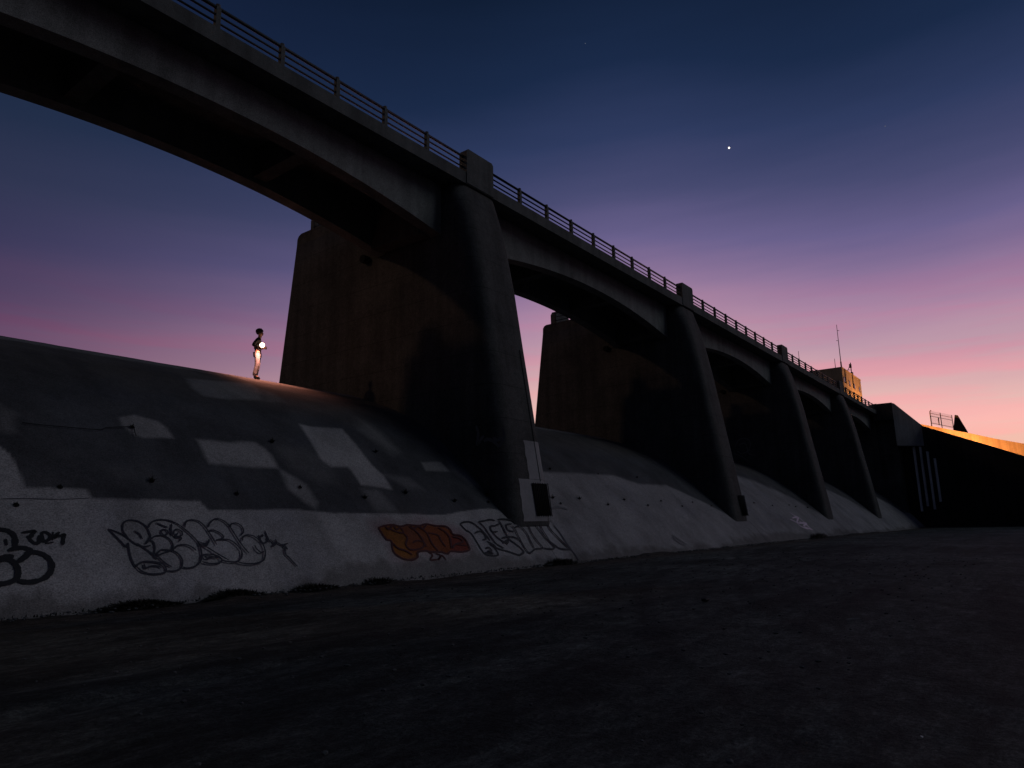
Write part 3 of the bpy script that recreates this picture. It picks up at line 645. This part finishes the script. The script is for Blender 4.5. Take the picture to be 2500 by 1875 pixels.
def assumed_lamp(loc, label, energy, col, group=None, size=.15, aim=None):
    L_ = thing('lamp', label, 'lamp', loc, group)
    link_obj('lamp_housing', box_mesh(-.2, .2, -.15, .15, 0, .12, .03), M_black, L_)
    link_obj('lamp_glass', box_mesh(-.16, .16, -.11, .11, .121, .16, .01), emission('assumed_lamp_glow', (1,.5,.15), 12), L_)
    ld = bpy.data.lights.new('lamp_light', 'SPOT' if aim else 'POINT')
    ld.energy = energy; ld.color = col; ld.shadow_soft_size = size
    if aim: ld.spot_size = R(170); ld.spot_blend = .3
    lo = bpy.data.objects.new('lamp_light', ld); COL.objects.link(lo); lo.parent = L_; lo.location = (0, 0, .5)
    if aim: lo.rotation_euler = Vector(aim).to_track_quat('-Z', 'Y').to_euler()
    return L_
l1 = assumed_lamp((106.0, 9.4, 8.0), 'assumed sodium floodlight hidden behind the black wing wall', 9500, (1,.33,.085), aim=(1, -.1, .15))  # assumed lamp, out of sight, added for the far wall's orange light
link_obj('pole', tube_mesh([(0,0,-8.0),(0,0,0)], .07, 8), M_black, l1)

# ------------------------------------------------------------------ assumed floodlight mast upstream, unseen beyond the left edge
fm = thing('assumed_floodlight_mast', 'assumed tall sodium floodlight mast upstream, unseen outside the left edge of the view', 'lamp', (-80, 60, 0))  # assumed unseen lamp, added to cast warm light on the pier sides
link_obj('pole', tube_mesh([(0,0,0),(0,0,48)], [.35,.15], 10), M_metal, fm)
link_obj('lamp_head', box_mesh(-.8,.8,-.4,.4,48,48.5,.05), M_black, fm)
link_obj('lamp_glass', box_mesh(-.7,.7,-.3,.3,47.93,47.99), emission('assumed_flood_glow', (1,.55,.25), 20), fm)
ld = bpy.data.lights.new('assumed_flood_light', 'POINT'); ld.energy = 25000; ld.color = (1,.60,.36); ld.shadow_soft_size = 1.5
lo = bpy.data.objects.new('assumed_flood_light', ld); COL.objects.link(lo); lo.parent = fm; lo.location = (0, 0, 47)

# ------------------------------------------------------------------ control house
ch = thing('control_house', 'small flat-roofed concrete control house with four tiny windows above the railing', 'building', (0, 0, 0))
Xb, Xc, Yb, Yc, Zr = 110.0, 122.8, 22.1, 28.2, 23.15
link_obj('wall', box_mesh(Xb, Xc, Yb, Yc, 14.42, Zr), M_ochre, ch)
link_obj('roof', box_mesh(Xb-.06, Xc+.06, Yb-.06, Yc+.06, Zr, Zr+.14), M_ochre, ch)
for pxw in ((2061,927),(2074,936),(2086,944),(2098,951)):
    d = ray(*pxw); t_ = Yb/d.y; x, z = d.x*t_, d.z*t_+CAMZ
    w_ = link_obj('window', box_mesh(x-.42, x+.42, Yb-.04, Yb+.02, z-.42, z+.42), M_black, ch)
    link_obj('pane', box_mesh(x-.34, x+.34, Yb-.055, Yb-.045, z-.34, z+.34), material('dark_glass', (.02,.02,.025), rough=.15, vary=0, bump=0, spec=.5), w_)
for x in (111.6, 116.6): link_obj('conduit', box_mesh(x-.06, x+.06, Yb-.12, Yb-.002, 21.0, Zr), M_black, ch)
assumed_lamp((118.5, 17.6, 15.3), 'assumed floodlight below the control house hidden by the bridge deck', 5200, (1,.36,.10))  # assumed unseen lamp, added for the orange light on the house front
def at_X(px, py, Y): d = ray(px, py); t_ = Y/d.y; return (d.x*t_, Y, d.z*t_+CAMZ)
def mast(px0, px1, Y, label, r=.045, arms=()):
    a, b = at_X(*px0, Y), at_X(*px1, Y); x = (a[0]+b[0])/2
    z1 = a[2]; z0 = b[2]
    t_ = thing('antenna', label, 'antenna', (x, Y, z0))
    link_obj('pole', tube_mesh([(0,0,0),(0,0,(z1-z0)*.18),(0,0,(z1-z0)*.181),(0,0,z1-z0)], [r*1.7,r*1.7,r,r*.6], 8), M_black, t_)
    for f_, dx in arms: link_obj('arm', tube_mesh([(0,0,(z1-z0)*f_),(dx,-dx*.6,(z1-z0)*f_)], r*.6, 6), M_black, t_)
    return t_
m_ = mast((2041,791),(2056,903), 22.6, 'tall thin radio mast on the corner of the control house', .06, ((.87,.35),(.64,-.35)))
m_.location.z = Zr+.14
m_ = mast((1947,833),(1951,880), 27.6, 'medium whip antenna rising at the left end of the control house roof', .05); m_.location.z = Zr+.14
m_ = mast((2037,868),(2039,896), 23.4, 'short stub antenna beside the tall radio mast', .05); m_.location.z = Zr+.14
# camera bracket on the roof edge
cbp = at_X(2082, 921, 22.2)
cb = thing('camera_bracket', 'triangular metal bracket with small cameras on the roof edge of the control house', 'camera bracket', (cbp[0], 22.3, Zr+.14))
link_obj('pole', tube_mesh([(0,0,0),(0,0,2.0)], .07, 8), M_black, cb)
link_obj('brace', tube_mesh([(0,0,1.9),(-2.2,.2,.05)], .05, 6), M_black, cb)
link_obj('brace', tube_mesh([(0,0,.8),(-1.9,.2,.55)], .035, 6), M_black, cb)
link_obj('camera', box_mesh(-.5,-.12,-.15,.15,1.1,1.7,.04), M_black, cb)
link_obj('camera', box_mesh(.1,.5,-.15,.15,-.1,.5,.04), M_black, cb)

# ------------------------------------------------------------------ ground
gx = np.concatenate([[-900,-400,-150,-60,-40], np.arange(-30, -4, 1.0), np.arange(-4, 30, .16), np.arange(30, 60, .5), np.arange(60, 101, 1.5), [110,150,300,900]])
gy = np.concatenate([[-900,-400,-120,-50,-30], np.arange(-20, -2, .8), np.arange(-2, 14.2, .11), [15,16,20,30,60,150,400,900]])
GX, GY = np.meshgrid(gx, gy, indexing='ij')
near = ((GX > -31) & (GX < 100) & (GY > -21) & (GY < 14.5)).astype(float)
a1 = fbm(GX, GY, 51, .22); a2 = fbm(GX, GY, 52, 1.6, 4); a3 = fbm(GX*.35, GY*1.8, 53, 1.0, 4)
toe = np.exp(-((GY-12.7)/.55)**2)
tb = fbm(GX, GY*0, 61, .55, 5)
H = ((a1-.5)*.10 + (a2-.5)*.05 + (a3-.5)*.05 + toe*(-.05+np.clip(tb-.55, 0, 1)*.5)) * near
for yt in (4.5, 5.9, 8.2):                                  # wheel tracks along the channel
    H -= .025*np.exp(-((GY-yt-.5*np.sin(GX*.06))/.13)**2)*near
me = grid_mesh(gx, len(gy), lambda: np.stack([GX, GY, H], -1), 'channel_floor')
C = np.empty(GX.shape+(3,)); C[:] = (.056,.062,.058)
sil = np.clip((a3-.5)*5+.3, 0, 1)[..., None]; C = C*(1-sil*.55)
lt = np.clip((a1-.5)*5, 0, 1)[..., None]*.5; C = C*(1-lt)+np.array((.115,.124,.116))*lt
for cx0, cy0, rad in ((26,-24,31.5),(26,-24,33.3),(40,-30,40.2),(40,-30,41.9),(4,-40,46.5)):
    dd = np.abs(np.hypot(GX-cx0, GY-cy0)-rad); tr = (np.clip(1-dd/.22, 0, 1)*(.35+.9*a2))[..., None]*.6
    C = C*(1-tr*.75)
    rim = (np.exp(-((dd-.3)/.09)**2)*a3)[..., None]*.5; C = C*(1+rim)
tw = np.exp(-((GY-12.0)/.9)**2)[..., None]*.8; C = C*(1-tw)+np.array((.065,.046,.033))*tw*(.6+.8*a2[..., None])
set_paint(me, C)
g = link_obj('ground', me, M_ground); g['kind'] = 'structure'

# debris, pebbles
bm = bmesh.new()
for k2 in range(1500):
    if k2 < 700: x = random.uniform(2, 60); y = 12.55+random.gauss(0, .25)-.2
    else: x = random.uniform(1, 28); y = random.uniform(1.5, 12)
    r = random.uniform(.008, .03)*(1.3 if k2 < 700 else .8)
    M4 = Matrix.Translation((x, y, .02+r*.3)) @ Matrix.Rotation(random.uniform(0, 6), 4, 'Z') @ Matrix.Diagonal((r*random.uniform(.8,1.8), r, r*.6, 1))
    bmesh.ops.create_icosphere(bm, subdivisions=1, radius=1, matrix=M4)
tag(link_obj('gravel', bm_mesh(bm), material('gravel_stone', (.085,.088,.09), vary=.5, scale=3)), 'scattered small stones and grit on the channel floor', 'gravel', kind='stuff')

# ------------------------------------------------------------------ weeds
def blades(n, hh, spread, lean=.6, w=.018):
    V, Fc = [], []
    for _ in range(n):
        a = random.uniform(0, 6.283); r = random.random()**.7*spread; h = hh*random.uniform(.4, 1)
        bx, by = r*math.cos(a), r*math.sin(a); a2_ = a+random.uniform(-1, 1); ln = lean*h*random.uniform(.2, 1)
        dx, dy = math.cos(a2_), math.sin(a2_); ww_ = w*random.uniform(.6, 1.4); b0 = len(V)
        for f_, wf in ((0,1),(.55,.9),(1,.1)):
            cx = bx+dx*ln*f_*f_; cy2 = by+dy*ln*f_*f_; z = h*f_*(1-.15*f_)
            V += [(cx-dy*ww_*wf, cy2+dx*ww_*wf, z), (cx+dy*ww_*wf, cy2-dx*ww_*wf, z)]
        Fc += [(b0,b0+1,b0+3,b0+2),(b0+2,b0+3,b0+5,b0+4)]
    return V, Fc
def clump(px, py, sx, sz, n, label):
    d = ray(px, py); y = 12.62; x = d.x/d.y*y
    V, Fc = blades(n, 1.0, 1.0, .5, .03)
    V = [(a*sx, b_*.3, c*sz*max(.15, 1-(a)**2)) for a, b_, c in V]
    o = link_obj('weed_clump', mesh_from(V, Fc), M_weed); o.location = (x, y, -.02); tag(o, label, 'weeds', 'dark weed clumps along the foot of the slope'); return o
clump(340,1480,.75,.17,900,'wide low dark weed clump at the foot of the slope, leftmost')
clump(575,1452,.6,.22,900,'taller dark weed clump at the foot of the slope below the bubble letters')
clump(770,1430,.6,.18,500,'low dark weed clump between the bubble letters and the orange piece')
clump(925,1420,.45,.2,420,'dark weed clump at the foot of the slope left of the orange piece')
clump(1370,1380,.75,.26,800,'dark weed clump at the foot of the joint below the nearest pier')
clump(2000,1308,1.8,.5,500,'distant dark weed patch at the far end of the slope foot')
V, Fc = [], []
for _ in range(2600):
    x = random.uniform(1.5, 70); t0 = float(np.interp(0, [0], [0]))
    v_, f_ = blades(1, random.uniform(.015, .08), .03, .9, .01); b0 = len(V)
    y = 12.72+random.gauss(0, .16)
    V += [(a+x, b_+y, c) for a, b_, c in v_]; Fc += [tuple(i+b0 for i in q) for q in f_]
tag(link_obj('grass_fringe', mesh_from(V, Fc), M_weed), 'thin fringe of dry grass where the slope meets the floor', 'grass', kind='stuff')
# weep holes with little weeds
HD = [(732,1191),(370,1176),(578,1207),(146,1191),(39,1235),(990,1204),(1109,1224),(1188,1209),(890,1216),(917,1104),(323,1045),(664,1080),(1192,1226)]
HB = [(1349,1216),(1368,1230),(1414,1218),(1484,1233),(1523,1221),(1581,1235),(1613,1224),(1665,1237),(1690,1227),(1460,1158),(1555,1166),(1736,1236),(1342,1146)]
HC = [(1840,1229),(1885,1235),(1926,1234),(1942,1238),(1971,1240)]
NTH = ['', 'second', 'third', 'fourth', 'fifth', 'sixth', 'seventh', 'eighth', 'ninth', 'tenth', 'eleventh', 'twelfth']
V, Fc = blades(26, .17, .05, 1.0, .016); me_tuft = mesh_from(V, Fc)
bm = bmesh.new(); bmesh.ops.create_circle(bm, cap_ends=True, segments=12, radius=.045); me_hole = bm_mesh(bm)  # flat disc; its black colour stands for the shaded hole
for lst, lab, grp in ((HD, 'tiny weed tuft in a weep hole, %s in the graffiti bay', 'weeds in the weep holes of the graffiti bay'),
                      (HB, 'tiny weed tuft in a weep hole, %s in the pale second bay', 'weeds in the weep holes of the second bay'),
                      (HC, 'tiny weed tuft in a weep hole, %s in the third bay', 'weeds in the weep holes of the third bay')):
    lst = sorted(lst)
    for wi, q in enumerate(lst):
        x, s = on_slope(*q); y, z = at_s(s); y2, z2 = at_s(s+.05); ang = math.atan2(z2-z, y2-y)
        hl = link_obj('weep_hole', me_hole, M_hole, spill); hl.location = slope_point(x, s, .028); hl.rotation_euler = (ang, 0, 0); hl.scale = (1, 1.2, 1)
        o = link_obj('weed', me_tuft, M_weed); o.location = slope_point(x, s, .01); o.rotation_euler = (ang*.7, 0, random.uniform(-.6, .6)); kk = random.uniform(.4, .85); o.scale = (kk,)*3
        place = 'leftmost' if wi == 0 else 'rightmost' if wi == len(lst)-1 else NTH[wi]+' from the left'
        tag(o, lab % place, 'weed', grp)
# slack cable on the dark slope
pts = [on_slope(*p) for p in r8([(90,470),(160,478),(250,486),(400,498),(440,490),(500,487),(548,486),(556,505),(562,524)])]
tag(link_obj('cable', tube_mesh([slope_point(x, s, .045) for x, s in catmull(pts)], .009, 5), M_black), 'thin black cable lying across the dark slope above the pale band', 'cable')
# litter
def on_ground(px, py): d = ray(px, py); t_ = -CAMZ/d.z; return Vector((d.x*t_, d.y*t_, 0))
p_ = on_ground(1722, 1470); bm = bmesh.new(); bmesh.ops.create_icosphere(bm, subdivisions=2, radius=1)
for v in bm.verts: v.co *= 1+.35*(noise.noise(v.co*1.7)); v.co.x *= .09; v.co.y *= .055; v.co.z *= .035
o = link_obj('rock', bm_mesh(bm), M_black); o.location = p_+Vector((0, 0, .04)); tag(o, 'small dark lump lying alone on the channel floor', 'rock')
p_ = on_ground(2085, 1519); V = [(-.10,-.006,.0),(.10,.0,.006),(.09,.012,.02),(-.03,.016,.018),(-.09,.006,.012)]
o = link_obj('paper_scrap', mesh_from(V, [(0,1,2,3,4)]), paint('scrap_paper', (.16,.16,.16))); o.location = p_+Vector((0, 0, .03)); o.rotation_euler = (0, 0, R(-50)); tag(o, 'thin pale scrap lying flat at right on the floor', 'litter')
p_ = on_ground(2255, 1816); o = link_obj('paper_scrap', mesh_from([(0,0,0),(.022,.0,.004),(.02,.014,.008),(0,.012,.01)], [(0,1,2,3)]), paint('scrap_white', (.7,.7,.7))); o.location = p_+Vector((0, 0, .03)); tag(o, 'tiny white scrap near the bottom right of the floor', 'litter')

# ------------------------------------------------------------------ person with lamp
fx, fs = on_slope(622, 921.5); FP = slope_point(fx, fs-.05, 0.0)
person = thing('person', 'person in dark jacket and pale trousers on the spillway crest, holding a glowing lamp', 'person', FP, rotz=R(50))
person.rotation_euler = (R(2), 0, R(50)); person.scale = (1.04,)*3
def skin(name, pts, edges, mat, parent, levels=2, root=0):
    me = bpy.data.meshes.new(name); me.from_pydata([p[0] for p in pts], edges, []); o = link_obj(name, me, mat, parent)
    md = o.modifiers.new('skin', 'SKIN'); md.use_smooth_shade = True
    sk = me.skin_vertices[0].data if me.skin_vertices else None
    if sk is None:
        bm_ = bmesh.new(); bm_.from_mesh(me); bm_.verts.layers.skin.verify(); bm_.to_mesh(me); bm_.free(); sk = me.skin_vertices[0].data
    for i, p in enumerate(pts):
        r_ = p[1]; sk[i].radius = r_ if isinstance(r_, tuple) else (r_, r_); sk[i].use_root = (i == root)
    sb = o.modifiers.new('subsurf', 'SUBSURF'); sb.levels = levels; sb.render_levels = levels
    return o
M_skin = material('skin', (.42,.24,.17), rough=.55, vary=.1, bump=0)
M_jack = material('dark_jacket', (.03,.028,.03), vary=.3, scale=6, bump=.4, bump_scale=20)
M_trou = material('pale_denim', (.25,.26,.29), vary=.25, scale=6, bump=.4, bump_scale=25)
M_shoe = material('dark_shoe', (.03,.03,.03), vary=.2)
M_hair = material('dark_hair', (.012,.010,.010), vary=.3, scale=30, bump=.8, bump_scale=60)
P = []; E = []
def add(p, r, parent=None):
    P.append((p, r)); i = len(P)-1
    if parent is not None: E.append((parent, i))
    return i
pel = add((0,.0,.93),(.12,.10)); sp = add((0,.01,1.12),(.115,.09),pel); chs = add((0,.0,1.32),(.14,.10),sp); nk = add((0,.0,1.46),(.055,.055),chs); nk2 = add((0,-.02,1.53),(.052,.055),nk)
hd = add((0,-.03,1.60),(.068,.078),nk2); hd2 = add((0,-.03,1.68),(.072,.088),hd); hd3 = add((0,-.02,1.75),(.05,.06),hd2)
add((0,-.135,1.635),(.013,.013),hd)                                      # nose
for sx in (-1, 1): add((sx*.085,-.02,1.635),(.012,.02),hd)               # ears
for sx in (-1, 1):
    sh = add((sx*.17,.01,1.40),.055,chs); elb = add((sx*.25,.15,1.14),.043,sh); wr = add((sx*.085,-.14,1.12),.028,elb)
    pm = add((sx*.05,-.20,1.13),(.035,.018),wr)
    for q in range(4):
        a = add((sx*.055-.0*q,-.235,1.165-.024*q),.0095,pm); b_ = add((sx*.03,-.27,1.168-.024*q),.0085,a); add((sx*.004,-.285,1.165-.024*q),.0075,b_)
    th = add((sx*.035,-.185,1.165),.011,pm); add((sx*.012,-.20,1.195),.009,th)
    hp_ = add((sx*.09,.0,.88),.085,pel); kn = add((sx*.10,-.03,.50),.055,hp_); an = add((sx*.09,.03,.10),.038,kn); add((sx*.10,-.10,.045),.032,an)
skin('body', P, E, M_skin, person, 2, pel)
P = []; E = []
w0 = add((0,.0,.90),(.155,.125)); w1 = add((0,.01,1.08),(.15,.12),w0); w2 = add((0,.0,1.30),(.175,.13),w1); w3 = add((0,.005,1.43),(.09,.08),w2)
for sx in (-1, 1):
    a = add((sx*.175,.01,1.39),.075,w2); b_ = add((sx*.255,.155,1.14),.062,a); add((sx*.11,-.10,1.12),.045,b_)
skin('jacket', P, E, M_jack, person, 2, w0)
P = []; E = []
w0 = add((0,.0,.95),(.14,.115))
for sx in (-1, 1):
    a = add((sx*.085,.0,.84),.105,w0); b_ = add((sx*.10,-.03,.50),.085,a); c_ = add((sx*.09,.02,.20),.082,b_); add((sx*.09,.03,.07),.085,c_)
skin('trousers', P, E, M_trou, person, 2, w0)
for sx in (-1, 1):
    P = []; E = []; a = add((sx*.09,.06,.05),(.045,.045)); b_ = add((sx*.095,-.05,.045),(.05,.04),a); add((sx*.10,-.15,.035),(.042,.03),b_)
    skin('shoe', P, E, M_shoe, person, 2, 0)
bm = bmesh.new(); bmesh.ops.create_icosphere(bm, subdivisions=4, radius=1)
for v in bm.verts:
    n_ = v.co.copy(); k_ = 1+.16*noise.noise(n_*3.1)+.10*noise.noise(n_*7)
    v.co = Vector((n_.x*.108*k_, n_.y*.125*k_+.015, n_.z*.115*k_+1.715))
bmesh.ops.delete(bm, geom=[v for v in bm.verts if v.co.y < -.07 and v.co.z < 1.70], context='VERTS')
link_obj('hair', bm_mesh(bm, smooth=True), M_hair, person)
for sx in (-1, 1):
    bm = bmesh.new(); bmesh.ops.create_icosphere(bm, subdivisions=1, radius=.012, matrix=Matrix.Translation((sx*.033,-.112,1.665))); link_obj('eye', bm_mesh(bm), M_black, person)
bm = bmesh.new(); box(bm, -.028, .028, -.118, -.108, 1.585, 1.595, .002); link_obj('mouth', bm_mesh(bm), paint('lips', (.25,.08,.07)), person)
bpy.context.view_layer.update()
LPt = person.matrix_world @ Vector((-.15, -.14, 1.19))
lt_ = thing('hand_lamp', 'small glowing round lamp held at waist height by the person', 'lamp', LPt)
bm = bmesh.new(); bmesh.ops.create_uvsphere(bm, u_segments=20, v_segments=12, radius=.082); link_obj('globe', bm_mesh(bm, smooth=True), emission('lamp_globe', (1,.62,.42), 14), lt_)
link_obj('handle', tube_mesh([(0,0,-.16),(0,0,-.07)], .022, 10), M_black, lt_)
ld = bpy.data.lights.new('lamp_light', 'SPOT'); ld.energy = 230; ld.color = (1,.36,.24); ld.shadow_soft_size = .06; ld.spot_size = R(122); ld.spot_blend = .7
lo = bpy.data.objects.new('lamp_light', ld); COL.objects.link(lo); lo.parent = lt_; lo.location = (-.13, -.21, .02); lo.rotation_euler = (0, 0, 0)

# ------------------------------------------------------------------ evening star and faint stars
def star(px, py, rpx, s, name, label, col=(1,.86,.72)):
    d = ray(px, py).normalized()*6000; r = rpx*6000/F_PX
    bm = bmesh.new(); bmesh.ops.create_icosphere(bm, subdivisions=3, radius=r)
    o = link_obj(name, bm_mesh(bm, smooth=True), emission(name+'_light', col, s)); o.location = d+Vector((0, 0, CAMZ)); tag(o, label, 'star'); return o
star(1780, 361, 2.1, 2.2, 'evening_star', 'bright evening star alone in the blue sky at upper right')
star(1429, 106, 1.0, .14, 'faint_star', 'faint star high in the sky above the bridge pylon', (.7,.8,1))
star(2161, 308, 1.0, .14, 'faint_star', 'faint star to the right of the evening star', (.8,.8,1))
